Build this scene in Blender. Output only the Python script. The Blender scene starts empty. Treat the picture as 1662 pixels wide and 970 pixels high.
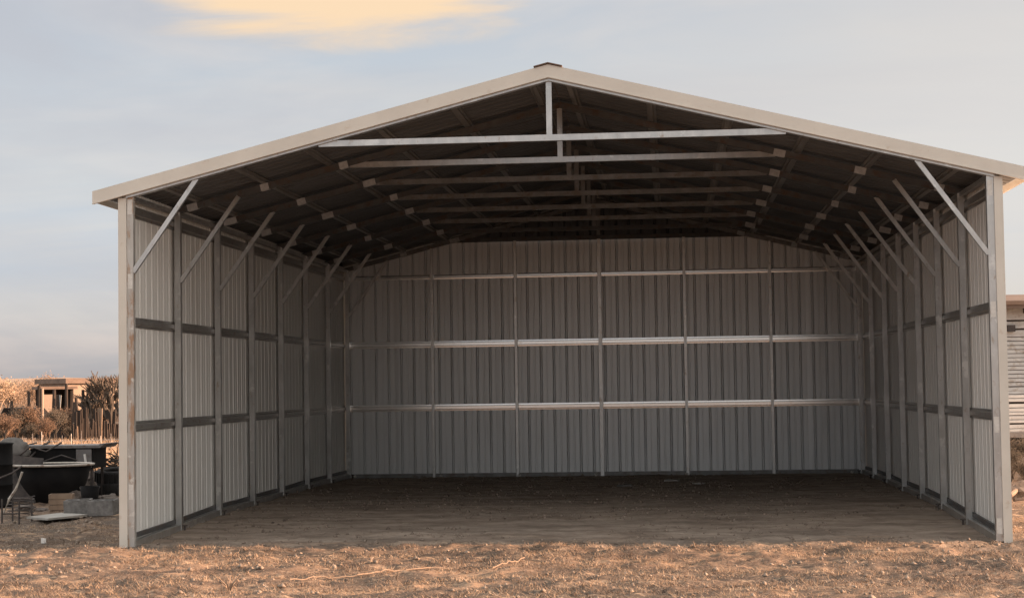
import bpy, bmesh, math, random
import numpy as np
from mathutils import Vector, Matrix, noise
random.seed(7); np.random.seed(7)
R = math.radians
S = bpy.context.scene
C = S.collection

# ------------------------------------------------------------------ camera
CAM = Vector((1.2184, -18.2435, 1.636)); YAW, PITCH, ROLL = 0.0898, 0.0489, -0.0150
F, W, H = 2824.0, 1662.0, 970.0
fw = Vector((-math.sin(YAW), math.cos(YAW), 0)); rt = Vector((math.cos(YAW), math.sin(YAW), 0)); up = Vector((0, 0, 1))
fw, up = fw*math.cos(PITCH)+up*math.sin(PITCH), up*math.cos(PITCH)-fw*math.sin(PITCH)
rt, up = rt*math.cos(ROLL)+up*math.sin(ROLL), up*math.cos(ROLL)-rt*math.sin(ROLL)
cd = bpy.data.cameras.new('camera'); cam = bpy.data.objects.new('camera', cd); C.objects.link(cam)
cam.matrix_world = Matrix(((rt.x, up.x, -fw.x, CAM.x), (rt.y, up.y, -fw.y, CAM.y), (rt.z, up.z, -fw.z, CAM.z), (0, 0, 0, 1)))
cd.sensor_width = 36; cd.lens = F/W*36; cd.clip_start = .1; cd.clip_end = 6000
S.camera = cam

# ------------------------------------------------------------------ light and exposure
SUN_EL, SUN_AZ = R(12.0), R(1.6)           # sun to the right (+x), a touch behind the shed
EXPO = 2.0
sd = bpy.data.lights.new('sun', 'SUN'); sun = bpy.data.objects.new('sun', sd); C.objects.link(sun)
sd.energy = 3.3; sd.angle = R(.8); sd.color = (1, .61, .385)
tosun = Vector((math.cos(SUN_EL)*math.cos(SUN_AZ), math.cos(SUN_EL)*math.sin(SUN_AZ), math.sin(SUN_EL)))
sun.rotation_euler = tosun.to_track_quat('Z', 'Y').to_euler()
S.view_settings.view_transform = 'Standard'; S.view_settings.look = 'None'
S.view_settings.exposure = EXPO; S.view_settings.gamma = 1

def nn(nt, t, **k):
    n = nt.nodes.new(t)
    for a, b in k.items():
        if a in n.inputs: n.inputs[a].default_value = b
        else: setattr(n, a, b)
    return n
world = bpy.data.worlds.new('World'); S.world = world; world.use_nodes = True
nt = world.node_tree; nt.nodes.clear(); L = nt.links.new
out = nn(nt, 'ShaderNodeOutputWorld'); bg = nn(nt, 'ShaderNodeBackground'); bg.inputs[1].default_value = .1
sky = nn(nt, 'ShaderNodeTexSky'); sky.sky_type = 'NISHITA'; sky.sun_disc = False
sky.sun_elevation = SUN_EL; sky.sun_rotation = R(90)-SUN_AZ; sky.dust_density = 2.0; sky.ozone_density = 1.5
tc = nn(nt, 'ShaderNodeTexCoord'); sep = nn(nt, 'ShaderNodeSeparateXYZ'); L(tc.outputs['Generated'], sep.inputs[0])
# project the direction on a cloud plane so the veils flatten towards the horizon
zz = nn(nt, 'ShaderNodeMath', operation='MAXIMUM'); L(sep.outputs[2], zz.inputs[0]); zz.inputs[1].default_value = 0.0
za = nn(nt, 'ShaderNodeMath', operation='ADD'); L(zz.outputs[0], za.inputs[0]); za.inputs[1].default_value = .10
dx = nn(nt, 'ShaderNodeMath', operation='DIVIDE'); L(sep.outputs[0], dx.inputs[0]); L(za.outputs[0], dx.inputs[1])
dy = nn(nt, 'ShaderNodeMath', operation='DIVIDE'); L(sep.outputs[1], dy.inputs[0]); L(za.outputs[0], dy.inputs[1])
cmb = nn(nt, 'ShaderNodeCombineXYZ'); L(dx.outputs[0], cmb.inputs[0]); L(dy.outputs[0], cmb.inputs[1])
def wnoise(scale, det, rough, off, dist=0, sx=1, sy=1):
    m = nn(nt, 'ShaderNodeMapping'); m.inputs['Location'].default_value = off; m.inputs['Scale'].default_value = (sx, sy, 1)
    L(cmb.outputs[0], m.inputs[0])
    n = nn(nt, 'ShaderNodeTexNoise'); n.inputs['Scale'].default_value = scale; n.inputs['Detail'].default_value = det
    n.inputs['Roughness'].default_value = rough; n.inputs['Distortion'].default_value = dist; L(m.outputs[0], n.inputs['Vector']); return n.outputs[0]
def wramp(src, stops):
    r = nn(nt, 'ShaderNodeValToRGB'); L(src, r.inputs[0]); e = r.color_ramp.elements
    e[0].position, e[0].color = stops[0][0], (*stops[0][1], 1); e[1].position, e[1].color = stops[-1][0], (*stops[-1][1], 1)
    for p, c in stops[1:-1]: k = e.new(p); k.color = (*c, 1)
    return r.outputs[0]
def wmix(f, a, b, mode='MIX'):
    m = nn(nt, 'ShaderNodeMix', data_type='RGBA', blend_type=mode)
    if isinstance(f, float): m.inputs[0].default_value = f
    else: L(f, m.inputs[0])
    for s, i in ((a, 6), (b, 7)):
        if isinstance(s, tuple): m.inputs[i].default_value = (*s, 1)
        else: L(s, m.inputs[i])
    return m.outputs[2]
K = 2.33
def k3(r_, g, b): return (r_*K, g*K, b*K)
vert = wramp(sep.outputs[2], [(0.0, k3(.72, .57, .48)), (.03, k3(.65, .54, .47)), (.048, k3(.46, .44, .435)), (.064, k3(.25, .315, .42)), (.085, k3(.25, .315, .42)), (.114, k3(.28, .335, .40)), (.17, k3(.30, .355, .42)), (.21, k3(.295, .345, .42)), (1.0, k3(.32, .35, .39))])
def dnoise(scale, off, st, det=6, dist=.4):
    m = nn(nt, 'ShaderNodeMapping'); m.inputs['Location'].default_value = off; m.inputs['Scale'].default_value = st; L(tc.outputs['Generated'], m.inputs[0])
    n = nn(nt, 'ShaderNodeTexNoise'); n.inputs['Scale'].default_value = scale; n.inputs['Detail'].default_value = det; n.inputs['Roughness'].default_value = .55; n.inputs['Distortion'].default_value = dist
    L(m.outputs[0], n.inputs['Vector']); return n.outputs[0]
veil = wramp(wnoise(.9, 5, .55, (3.6, 1.1, 0), .5, .55, 1.0), [(.42, (0, 0, 0)), (.64, (.85, .85, .85))])
c1 = wmix(veil, vert, k3(.44, .42, .405))
streak = wramp(dnoise(4.0, (5.3, 2.4, .7), (1, 1, 4.5), 5, .8), [(.50, (0, 0, 0)), (.70, (.55, .55, .55))])
c1 = wmix(streak, c1, k3(.50, .455, .43))
lav = wramp(dnoise(3.2, (1.3, .4, 2.2), (1, 1, 3.6)), [(.42, (0, 0, 0)), (.64, (.8, .8, .8))])
c1 = wmix(lav, c1, k3(.27, .285, .34))
east = nn(nt, 'ShaderNodeMapRange'); east.inputs[1].default_value = -.15; east.inputs[2].default_value = .18; east.inputs[4].default_value = .65; L(sep.outputs[0], east.inputs[0])
c1 = wmix(east.outputs[0], c1, k3(.47, .43, .40))
# one sunlit warm cloud bank high over the left of the shed, frayed by noise
mp = nn(nt, 'ShaderNodeMapping'); mp.vector_type = 'POINT'; mp.inputs['Location'].default_value = (.60/.31, -2.84/.40, 0); mp.inputs['Scale'].default_value = (1/.31, 1/.40, 1); L(cmb.outputs[0], mp.inputs[0])
ln_ = nn(nt, 'ShaderNodeVectorMath', operation='LENGTH'); L(mp.outputs[0], ln_.inputs[0])
ns = wnoise(2.2, 6, .6, (0, 0, 0), .6, .7, 1.5)
sm = nn(nt, 'ShaderNodeMath', operation='MULTIPLY_ADD'); L(ns, sm.inputs[0]); sm.inputs[1].default_value = 1.6; L(ln_.outputs['Value'], sm.inputs[2])
mr = nn(nt, 'ShaderNodeMapRange'); mr.interpolation_type = 'SMOOTHSTEP'; mr.inputs[1].default_value = 2.15; mr.inputs[2].default_value = 1.50; L(sm.outputs[0], mr.inputs[0])
hi = nn(nt, 'ShaderNodeMapRange'); hi.interpolation_type = 'SMOOTHSTEP'; hi.inputs[1].default_value = .205; hi.inputs[2].default_value = .36; L(sep.outputs[2], hi.inputs[0])
hc = wramp(wnoise(1.1, 6, .55, (9.2, 4.4, 0), .7, .6, 1.2), [(.34, (0, 0, 0)), (.56, (1, 1, 1))])
hm = nn(nt, 'ShaderNodeMath', operation='MULTIPLY'); L(hc, hm.inputs[0]); L(hi.outputs[0], hm.inputs[1])
bw = nn(nt, 'ShaderNodeRGBToBW'); L(sky.outputs[0], bw.inputs[0])
grey = nn(nt, 'ShaderNodeCombineColor')
for i_, g_ in enumerate((1.0, .97, .93)):
    q_ = nn(nt, 'ShaderNodeMath', operation='MULTIPLY'); L(bw.outputs[0], q_.inputs[0]); q_.inputs[1].default_value = g_; L(q_.outputs[0], grey.inputs[i_])
thin = wmix(.85, sky.outputs[0], grey.outputs[0])          # the veil of cloud greys the clear sky and its glow round the low sun
c3 = wmix(.32, c1, thin, 'ADD')
c3 = wmix(hm.outputs[0], c3, (3.5, 3.35, 3.2))  # added bright cloud above the view, lifts the ambient light
c3 = wmix(mr.outputs[0], c3, (2.45, 1.85, 1.25))
L(c3, bg.inputs[0]); L(bg.outputs[0], out.inputs[0])
bg.inputs[1].default_value = .1

# ------------------------------------------------------------------ geometry helpers
def ray(u, v): return (fw*F + rt*(u-W/2) - up*(v-H/2)).normalized()
def gpt(u, v, z=0.0):                       # ground point seen at a place in the photograph
    d = ray(u, v); t = (z-CAM.z)/d.z; return CAM+d*t
def apt(u, v, Y):                           # point seen there, at world depth Y
    d = ray(u, v); return CAM+d*((Y-CAM.y)/d.y)
def smooth(a, b, x):
    t = np.clip((x-a)/(b-a), 0, 1); return t*t*(3-2*t)
_tab = np.random.RandomState(3).rand(256, 256)
def vnoise(x, y):
    xi = np.floor(x).astype(int); yi = np.floor(y).astype(int); fx = x-xi; fy = y-yi
    fx = fx*fx*(3-2*fx); fy = fy*fy*(3-2*fy)
    a = _tab[xi & 255, yi & 255]; b = _tab[(xi+1) & 255, yi & 255]; c = _tab[xi & 255, (yi+1) & 255]; d = _tab[(xi+1) & 255, (yi+1) & 255]
    return (a*(1-fx)+b*fx)*(1-fy)+(c*(1-fx)+d*fx)*fy
def gz(x, y):
    x = np.asarray(x, float); y = np.asarray(y, float)
    z = -.045+.08*smooth(0, 4.5, y)-.035*smooth(8, 12.6, y)
    z = z-.9*smooth(28, 62, y)
    outf = 1-smooth(-.25, .9, y)*(np.abs(x) < 4.7)        # rougher outside, trodden inside
    far = np.clip(1-(np.hypot(x, y)-25)/40, 0, 1)
    n = (vnoise(x*3.1+5, y*3.6)-.5)*.045+(vnoise(x*8.3, y*9.1+9)-.5)*.040+(vnoise(x*19, y*21)-.5)*.030
    z = z+(vnoise(x*1.9+2, y*2.6+4)-.45)*.085*smooth(-2.2, -.9, y)*(1-smooth(-.5, .05, y))*far
    z = z+n*(.45+.55*outf)*far+(vnoise(x*.7, y*.7)-.5)*.04*outf
    z = z+(vnoise(x*.05, y*.05)-.5)*.5*smooth(40, 90, np.hypot(x, y))
    return z
def g3(x, y): return float(gz(x, y))

class MB:
    def __init__(s): s.v = []; s.f = []
    def box(s, c, d, rot=None):
        n = len(s.v); c = Vector(c)
        for k in ((-1,-1,-1),(1,-1,-1),(1,1,-1),(-1,1,-1),(-1,-1,1),(1,-1,1),(1,1,1),(-1,1,1)):
            p = Vector((k[0]*d[0]/2, k[1]*d[1]/2, k[2]*d[2]/2))
            if rot: p = rot @ p
            s.v.append(tuple(c+p))
        s.f += [tuple(n+i for i in q) for q in ((3,2,1,0),(4,5,6,7),(0,1,5,4),(1,2,6,5),(2,3,7,6),(3,0,4,7))]
        return s
    def bar(s, a, b, w, h, side=(0, 1, 0)):       # rectangular bar from a to b; w across 'side'
        a = Vector(a); b = Vector(b); d = (b-a); l = d.length; d.normalize()
        sd = Vector(side); sd = (sd-d*sd.dot(d)).normalized(); u = d.cross(sd)
        return s.box((a+b)/2, (l, w, h), Matrix((d, sd, u)).transposed())
    def tube(s, pts, r, n=8, cap=True):
        pts = [Vector(p) for p in pts]; rs = r if isinstance(r, (list, tuple)) else [r]*len(pts); base = len(s.v)
        for i, p in enumerate(pts):
            t = (pts[min(i+1, len(pts)-1)]-pts[max(i-1, 0)]).normalized()
            a = t.orthogonal().normalized() if abs(t.z) > .9 else t.cross(Vector((0, 0, 1))).normalized(); b = t.cross(a)
            for k in range(n):
                q = 2*math.pi*k/n; s.v.append(tuple(p+(a*math.cos(q)+b*math.sin(q))*rs[i]))
        for i in range(len(pts)-1):
            for k in range(n):
                s.f.append((base+i*n+k, base+i*n+(k+1) % n, base+(i+1)*n+(k+1) % n, base+(i+1)*n+k))
        if cap:
            s.f.append(tuple(base+k for k in range(n))[::-1]); e = base+(len(pts)-1)*n; s.f.append(tuple(e+k for k in range(n)))
        return s
    def lathe(s, prof, c, n=28, sx=1, sy=1):
        base = len(s.v)
        for r, z in prof:
            for k in range(n):
                q = 2*math.pi*k/n; s.v.append((c[0]+r*sx*math.cos(q), c[1]+r*sy*math.sin(q), c[2]+z))
        for i in range(len(prof)-1):
            for k in range(n):
                s.f.append((base+i*n+k, base+i*n+(k+1) % n, base+(i+1)*n+(k+1) % n, base+(i+1)*n+k))
        return s
    def prism(s, prof, axis0, axis1):             # closed profile of Vectors at axis0, swept by vector axis1
        n = len(prof); base = len(s.v); axis0 = Vector(axis0); axis1 = Vector(axis1)
        for p in prof: s.v.append(tuple(axis0+p))
        for p in prof: s.v.append(tuple(axis0+p+axis1))
        for k in range(n): s.f.append((base+k, base+(k+1) % n, base+n+(k+1) % n, base+n+k))
        return s, base, n
    def rock(s, c, r, flat=.6, seed=0, n=1):
        bm = bmesh.new(); bmesh.ops.create_icosphere(bm, subdivisions=n+1, radius=1); base = len(s.v)
        for v in bm.verts:
            d = v.co.copy(); k = 1+.55*noise.noise(d*1.3+Vector((seed*3.1, seed, 0)))+.2*noise.noise(d*3+Vector((seed, 0, 0)))
            s.v.append((c[0]+d.x*k*r, c[1]+d.y*k*r, c[2]+d.z*k*r*flat))
        for f in bm.faces: s.f.append(tuple(base+v.index for v in f.verts))
        bm.free(); return s
    def mesh(s, name, m, smooth_=False):
        me = bpy.data.meshes.new(name); me.from_pydata(s.v, [], s.f); me.materials.append(m)
        bm = bmesh.new(); bm.from_mesh(me); bmesh.ops.recalc_face_normals(bm, faces=bm.faces); bm.to_mesh(me); bm.free()
        if smooth_: me.shade_smooth()
        me.update(); return me
    def build(s, name, m, parent=None, smooth_=False, loc=None):
        o = bpy.data.objects.new(name, s.mesh(name, m, smooth_)); C.objects.link(o)
        if loc is not None: o.location = loc
        if parent is not None: o.parent = parent
        return o
def inst(name, me, parent, loc=(0, 0, 0), rot=(0, 0, 0), scale=(1, 1, 1)):
    o = bpy.data.objects.new(name, me); C.objects.link(o); o.parent = parent; o.location = loc; o.rotation_euler = rot; o.scale = scale; return o
def tag(o, label=None, cat=None, group=None, kind=None):
    if label: o['label'] = label
    if cat: o['category'] = cat
    if group: o['group'] = group
    if kind: o['kind'] = kind
    return o
def empty(name, loc, rz=0.0, **k):
    o = bpy.data.objects.new(name, None); C.objects.link(o); o.location = loc; o.rotation_euler = (0, 0, rz); o.empty_display_size = .2
    return tag(o, **k)

# ------------------------------------------------------------------ materials
def mat(name, stops, scale=4, rough=.7, metal=0.0, det=5, stretch=(1, 1, 1), bump=0.0, bscale=40, coord='Object', spec=.4, rvar=0.0, extra=None):
    m = bpy.data.materials.new(name); m.use_nodes = True; nt = m.node_tree; L = nt.links.new
    b = nt.nodes['Principled BSDF']; b.inputs['Roughness'].default_value = rough; b.inputs['Metallic'].default_value = metal
    b.inputs['Specular IOR Level'].default_value = spec
    tc = nn(nt, 'ShaderNodeTexCoord'); mp = nn(nt, 'ShaderNodeMapping'); mp.inputs['Scale'].default_value = stretch; L(tc.outputs[coord], mp.inputs[0])
    no = nn(nt, 'ShaderNodeTexNoise'); no.inputs['Scale'].default_value = scale; no.inputs['Detail'].default_value = det; no.inputs['Roughness'].default_value = .6
    L(mp.outputs[0], no.inputs['Vector'])
    r = nn(nt, 'ShaderNodeValToRGB'); L(no.outputs[0], r.inputs[0]); e = r.color_ramp.elements
    e[0].position, e[0].color = stops[0][0], (*stops[0][1], 1); e[1].position, e[1].color = stops[-1][0], (*stops[-1][1], 1)
    for p, c in stops[1:-1]: k = e.new(p); k.color = (*c, 1)
    col = r.outputs[0]
    for (sc, st, p0, p1, c2) in (extra or []):     # further layers: noise mask over a second colour
        mp2 = nn(nt, 'ShaderNodeMapping'); mp2.inputs['Scale'].default_value = st; mp2.inputs['Location'].default_value = (sc, 3.3, 1.1); L(tc.outputs[coord], mp2.inputs[0])
        n2 = nn(nt, 'ShaderNodeTexNoise'); n2.inputs['Scale'].default_value = sc; n2.inputs['Detail'].default_value = 6; n2.inputs['Roughness'].default_value = .65; L(mp2.outputs[0], n2.inputs['Vector'])
        r2 = nn(nt, 'ShaderNodeMapRange'); r2.inputs[1].default_value = p0; r2.inputs[2].default_value = p1; L(n2.outputs[0], r2.inputs[0])
        mx = nn(nt, 'ShaderNodeMix', data_type='RGBA'); L(r2.outputs[0], mx.inputs[0]); L(col, mx.inputs[6]); mx.inputs[7].default_value = (*c2, 1); col = mx.outputs[2]
    if name == 'soil_and_dry_grass':          # bare trodden earth between the walls of the shed
        sp = nn(nt, 'ShaderNodeSeparateXYZ'); L(tc.outputs['Object'], sp.inputs[0]); ab = nn(nt, 'ShaderNodeMath', operation='ABSOLUTE'); L(sp.outputs[0], ab.inputs[0])
        wob = nn(nt, 'ShaderNodeTexNoise'); wob.inputs['Scale'].default_value = 1.4; wob.inputs['Detail'].default_value = 5; L(tc.outputs['Object'], wob.inputs['Vector'])
        ya = nn(nt, 'ShaderNodeMath', operation='MULTIPLY_ADD'); L(wob.outputs[0], ya.inputs[0]); ya.inputs[1].default_value = 3.0; L(sp.outputs[1], ya.inputs[2])
        m1 = nn(nt, 'ShaderNodeMapRange'); m1.inputs[1].default_value = .9; m1.inputs[2].default_value = 2.6; L(ya.outputs[0], m1.inputs[0])
        m2 = nn(nt, 'ShaderNodeMapRange'); m2.inputs[1].default_value = 4.9; m2.inputs[2].default_value = 4.4; L(ab.outputs[0], m2.inputs[0])
        m3 = nn(nt, 'ShaderNodeMath', operation='MULTIPLY'); L(m1.outputs[0], m3.inputs[0]); L(m2.outputs[0], m3.inputs[1])
        m4 = nn(nt, 'ShaderNodeMath', operation='MULTIPLY'); L(m3.outputs[0], m4.inputs[0]); m4.inputs[1].default_value = .8
        n3 = nn(nt, 'ShaderNodeTexNoise'); n3.inputs['Scale'].default_value = 2.2; n3.inputs['Detail'].default_value = 12; n3.inputs['Roughness'].default_value = .7; L(mp.outputs[0], n3.inputs['Vector'])
        r3 = nn(nt, 'ShaderNodeValToRGB'); L(n3.outputs[0], r3.inputs[0]); r3.color_ramp.elements[0].position = .40; r3.color_ramp.elements[1].position = .60
        r3.color_ramp.elements[0].color = (.30, .245, .20, 1); r3.color_ramp.elements[1].color = (.56, .465, .385, 1)
        mx = nn(nt, 'ShaderNodeMix', data_type='RGBA'); L(m4.outputs[0], mx.inputs[0]); L(col, mx.inputs[6]); L(r3.outputs[0], mx.inputs[7]); col = mx.outputs[2]
    L(col, b.inputs['Base Color'])
    if rvar:
        mr = nn(nt, 'ShaderNodeMapRange'); mr.inputs[3].default_value = rough-rvar; mr.inputs[4].default_value = rough+rvar; L(no.outputs[0], mr.inputs[0]); L(mr.outputs[0], b.inputs['Roughness'])
    if bump:
        nb = nn(nt, 'ShaderNodeTexNoise'); nb.inputs['Scale'].default_value = bscale; nb.inputs['Detail'].default_value = 4; L(mp.outputs[0], nb.inputs['Vector'])
        bp = nn(nt, 'ShaderNodeBump'); bp.inputs['Strength'].default_value = bump; bp.inputs['Distance'].default_value = .02; L(nb.outputs[0], bp.inputs['Height']); L(bp.outputs[0], b.inputs['Normal'])
    return m
M = {}
M['panel'] = mat('panel_paint', [(.3, (.765, .755, .72)), (.7, (.82, .81, .78))], 1.3, .42, 0, stretch=(1, 1, .3), bump=.25, bscale=3, rvar=.08,
                 extra=[(2.2, (3, 3, .25), .56, .78, (.68, .65, .60)), (1.1, (1, 1, 1), .60, .75, (.82, .82, .80))])
M['backwall'] = mat('mill_finish_sheet', [(.3, (.745, .76, .76)), (.7, (.83, .845, .845))], 1.3, .43, .48, stretch=(1, 1, .3), bump=.25, bscale=3, rvar=.06,
                extra=[(2.2, (3, 3, .25), .56, .78, (.66, .665, .655))])
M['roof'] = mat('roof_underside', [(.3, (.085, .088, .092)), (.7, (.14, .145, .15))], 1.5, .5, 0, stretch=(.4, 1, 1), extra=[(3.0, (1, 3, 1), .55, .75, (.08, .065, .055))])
M['frame'] = mat('shaded_frame_steel', [(.3, (.085, .085, .085)), (.7, (.145, .145, .145))], 6, .5, .3, rvar=.1, extra=[(8, (1, 1, 1), .5, .65, (.12, .085, .065))])  # steel with the interior shade put into its colour
M['chord'] = mat('shaded_chord_steel', [(.3, (.17, .17, .165)), (.7, (.28, .28, .275))], 6, .45, .5, rvar=.1, extra=[(8, (1, 1, 1), .5, .65, (.18, .15, .13))])  # same steel, less of the interior shade painted in
M['trim'] = mat('beige_trim', [(.3, (.66, .615, .545)), (.7, (.74, .695, .62))], 2.0, .38, 0, rvar=.05, bump=.04, bscale=5, extra=[(9, (1, 1, 1), .62, .8, (.55, .45, .35))])
M['galv'] = mat('galvanised_steel', [(.3, (.50, .50, .49)), (.55, (.60, .60, .59)), (.75, (.70, .70, .69))], 9, .34, .85, stretch=(1, 1, .4), rvar=.12, bump=.05, bscale=60,
                extra=[(14, (1, 1, .5), .60, .72, (.40, .33, .27)), (5, (1, 1, 1), .58, .66, (.74, .74, .72))])
M['galv_rust'] = mat('rusty_galvanised_steel', [(.3, (.46, .44, .41)), (.7, (.60, .58, .55))], 7, .5, .4, stretch=(1, 1, .35), rvar=.1, bump=.08, bscale=60,
                extra=[(6, (2, 2, .5), .50, .60, (.42, .28, .19)), (11, (1, 1, 1), .58, .66, (.70, .68, .64))])
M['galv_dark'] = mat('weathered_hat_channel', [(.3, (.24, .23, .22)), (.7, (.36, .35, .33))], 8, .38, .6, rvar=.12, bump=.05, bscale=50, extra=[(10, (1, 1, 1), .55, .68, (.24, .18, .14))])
M['zinc'] = mat('zinc_paint', [(.3, (.62, .60, .56)), (.7, (.76, .74, .70))], 30, .6, .15)
M['sleeve'] = mat('dull_zinc_spray', [(.3, (.42, .42, .42)), (.7, (.62, .62, .62))], 22, .6, .15)
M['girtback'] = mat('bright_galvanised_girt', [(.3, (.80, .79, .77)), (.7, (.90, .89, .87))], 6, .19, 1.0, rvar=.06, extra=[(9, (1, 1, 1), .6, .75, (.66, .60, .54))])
M['rust'] = mat('dark_rust', [(.3, (.10, .06, .045)), (.7, (.20, .12, .08))], 15, .8)
M['black'] = mat('black_paint', [(.3, (.006, .006, .007)), (.7, (.016, .015, .015))], 5, .8, 0, rvar=.1, spec=.2)
M['rubber'] = mat('black_rubber', [(.3, (.012, .012, .012)), (.7, (.03, .028, .027))], 9, .85)
M['iron'] = mat('dark_iron', [(.3, (.05, .045, .045)), (.7, (.12, .10, .09))], 12, .6, .3)
M['chrome'] = mat('worn_bright_steel', [(.3, (.40, .37, .33)), (.7, (.62, .57, .5))], 12, .4, .4, extra=[(8, (1, 1, 1), .55, .65, (.2, .13, .1))])
M['greymetal'] = mat('grey_metal', [(.3, (.14, .13, .13)), (.7, (.25, .24, .23))], 6, .55, .2, extra=[(9, (1, 1, 1), .55, .7, (.12, .08, .06))])
M['concrete'] = mat('concrete', [(.3, (.13, .125, .12)), (.7, (.27, .26, .25))], 14, .9, bump=.4, bscale=60)
M['slab'] = mat('pale_board', [(.3, (.30, .29, .27)), (.7, (.46, .45, .42))], 5, .8, extra=[(4, (1, 1, 1), .55, .7, (.36, .31, .26))])
M['wood'] = mat('weathered_wood', [(.3, (.20, .14, .10)), (.7, (.34, .25, .18))], 4, .85, stretch=(1, 1, .15), bump=.2)
M['darkwood'] = mat('dark_wood', [(.3, (.025, .02, .017)), (.7, (.07, .052, .042))], 6, .9, stretch=(1, 1, .2))
M['bark'] = mat('bark', [(.3, (.03, .024, .02)), (.7, (.07, .055, .045))], 10, .95)
M['twig'] = mat('twigs', [(.3, (.08, .063, .05)), (.7, (.17, .135, .105))], 5, .95)
M['scrub'] = mat('scrub_leaves', [(.3, (.06, .05, .038)), (.7, (.13, .105, .08))], 3, .95)
M['dryleaf'] = mat('dry_grass_blades', [(.3, (.27, .19, .13)), (.5, (.40, .29, .20)), (.72, (.54, .42, .31))], 2.5, .9)
M['farleaf'] = mat('far_scrub_leaves', [(.3, (.20, .14, .10)), (.7, (.36, .26, .185))], 1.2, .95)
M['rock'] = mat('rubble', [(.3, (.09, .075, .065)), (.7, (.20, .17, .15))], 6, .95, bump=.5, bscale=15)
M['tanwall'] = mat('tan_wall', [(.3, (.32, .24, .18)), (.7, (.42, .32, .245))], .8, .8)
M['tanroof'] = mat('brown_roof', [(.3, (.15, .105, .08)), (.7, (.24, .17, .13))], 2, .85)
M['glass'] = mat('dark_glass', [(.3, (.02, .02, .022)), (.7, (.04, .04, .042))], 1, .15, spec=.6)
M['white'] = mat('white_paint', [(.3, (.66, .64, .60)), (.7, (.80, .78, .75))], 7, .6)
M['siding'] = mat('pale_siding', [(.3, (.52, .51, .49)), (.7, (.66, .65, .62))], 3, .7, stretch=(1, 1, 4), extra=[(5, (1, 1, 1), .55, .68, (.40, .34, .28))])
M['redpaint'] = mat('red_paint', [(.3, (.5, .03, .02)), (.7, (.62, .05, .03))], 6, .5)
M['tarp'] = mat('grey_tarp', [(.3, (.10, .095, .09)), (.7, (.20, .185, .17))], 5, .9)
M['cord'] = mat('tan_cord', [(.3, (.26, .19, .14)), (.7, (.35, .26, .19))], 20, .9)
M['soil'] = mat('soil_and_dry_grass', [(.30, (.105, .078, .061)), (.44, (.17, .124, .094)), (.54, (.27, .190, .136)), (.70, (.44, .305, .208))], 1.7, .95, det=12, stretch=(.40, 1.3, 1), bump=.9, bscale=30, spec=.12,
                extra=[(.8, (.45, 1.5, 1), .49, .56, (.14, .112, .09)), (7.0, (.5, 1.6, 1), .56, .66, (.46, .335, .235)), (5.0, (.5, 1.5, 1), .56, .66, (.13, .10, .08)), (26.0, (.6, 1, 1), .55, .62, (.12, .09, .075)), (70.0, (1, 1, 1), .60, .66, (.50, .43, .36))])

# ------------------------------------------------------------------ ground
def axis(parts):
    out = []
    for a, b, s in parts: out += list(np.arange(a, b, s))
    return np.array(out+[parts[-1][1]])
def grow(a, s, k, lim):
    out = [a]
    while abs(out[-1]) < lim: out.append(out[-1]+s); s *= k
    return out[1:]
xs = np.array(sorted(grow(-9, -.1, 1.12, 2500))+list(np.arange(-9, 9, .05))+[9.]+grow(9, .1, 1.12, 2500))
ys = np.array(sorted(grow(-6, -.2, 1.2, 300))+list(np.arange(-6, 1.6, .05))+list(np.arange(1.6, 14, .11))+[14.]+grow(14, .2, 1.07, 3500))
X, Y = np.meshgrid(xs, ys); Z = gz(X, Y); nx, ny = len(xs), len(ys)
me = bpy.data.meshes.new('ground'); me.vertices.add(nx*ny); me.vertices.foreach_set('co', np.stack([X, Y, Z], -1).astype(np.float32).ravel())
i = np.arange((ny-1)*(nx-1)); q = (i//(nx-1))*nx+i % (nx-1); quads = np.stack([q, q+1, q+nx+1, q+nx], -1)
me.loops.add(quads.size); me.loops.foreach_set('vertex_index', quads.ravel().astype(np.int32)); me.polygons.add(len(quads))
me.polygons.foreach_set('loop_start', (np.arange(len(quads))*4).astype(np.int32)); me.polygons.foreach_set('loop_total', np.full(len(quads), 4, np.int32)); me.update(calc_edges=True); me.shade_smooth()
me.materials.append(M['soil']); go = bpy.data.objects.new('ground', me); C.objects.link(go); tag(go, kind='structure')

def blades(name, cx, cy, n, hmin, hmax, wid, m, lean=.8, spread=.05, zoff=-.01):
    # n blades per clump centre, triangles in one mesh
    rs = np.random.RandomState(len(cx)); k = len(cx)*n
    bx = np.repeat(cx, n)+rs.normal(0, spread, k); by = np.repeat(cy, n)+rs.normal(0, spread, k); bz = gz(bx, by)+zoff
    h = rs.uniform(hmin, hmax, k); a = rs.uniform(0, 2*np.pi, k); l = rs.uniform(.15, lean, k)*h*1.6; w = wid*rs.uniform(.6, 1.3, k)/2; t = rs.uniform(0, 2*np.pi, k)
    p0 = np.stack([bx-w*np.cos(t), by-w*np.sin(t), bz], -1); p1 = np.stack([bx+w*np.cos(t), by+w*np.sin(t), bz], -1)
    p2 = np.stack([bx+l*np.cos(a), by+l*np.sin(a), bz+h], -1)
    v = np.stack([p0, p1, p2], 1).reshape(-1, 3)
    me = bpy.data.meshes.new(name); me.vertices.add(3*k); me.vertices.foreach_set('co', v.astype(np.float32).ravel())
    me.loops.add(3*k); me.loops.foreach_set('vertex_index', np.arange(3*k, dtype=np.int32)); me.polygons.add(k)
    me.polygons.foreach_set('loop_start', (np.arange(k)*3).astype(np.int32)); me.polygons.foreach_set('loop_total', np.full(k, 3, np.int32)); me.update(calc_edges=True)
    me.materials.append(m); o = bpy.data.objects.new(name, me); C.objects.link(o); return o

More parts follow.
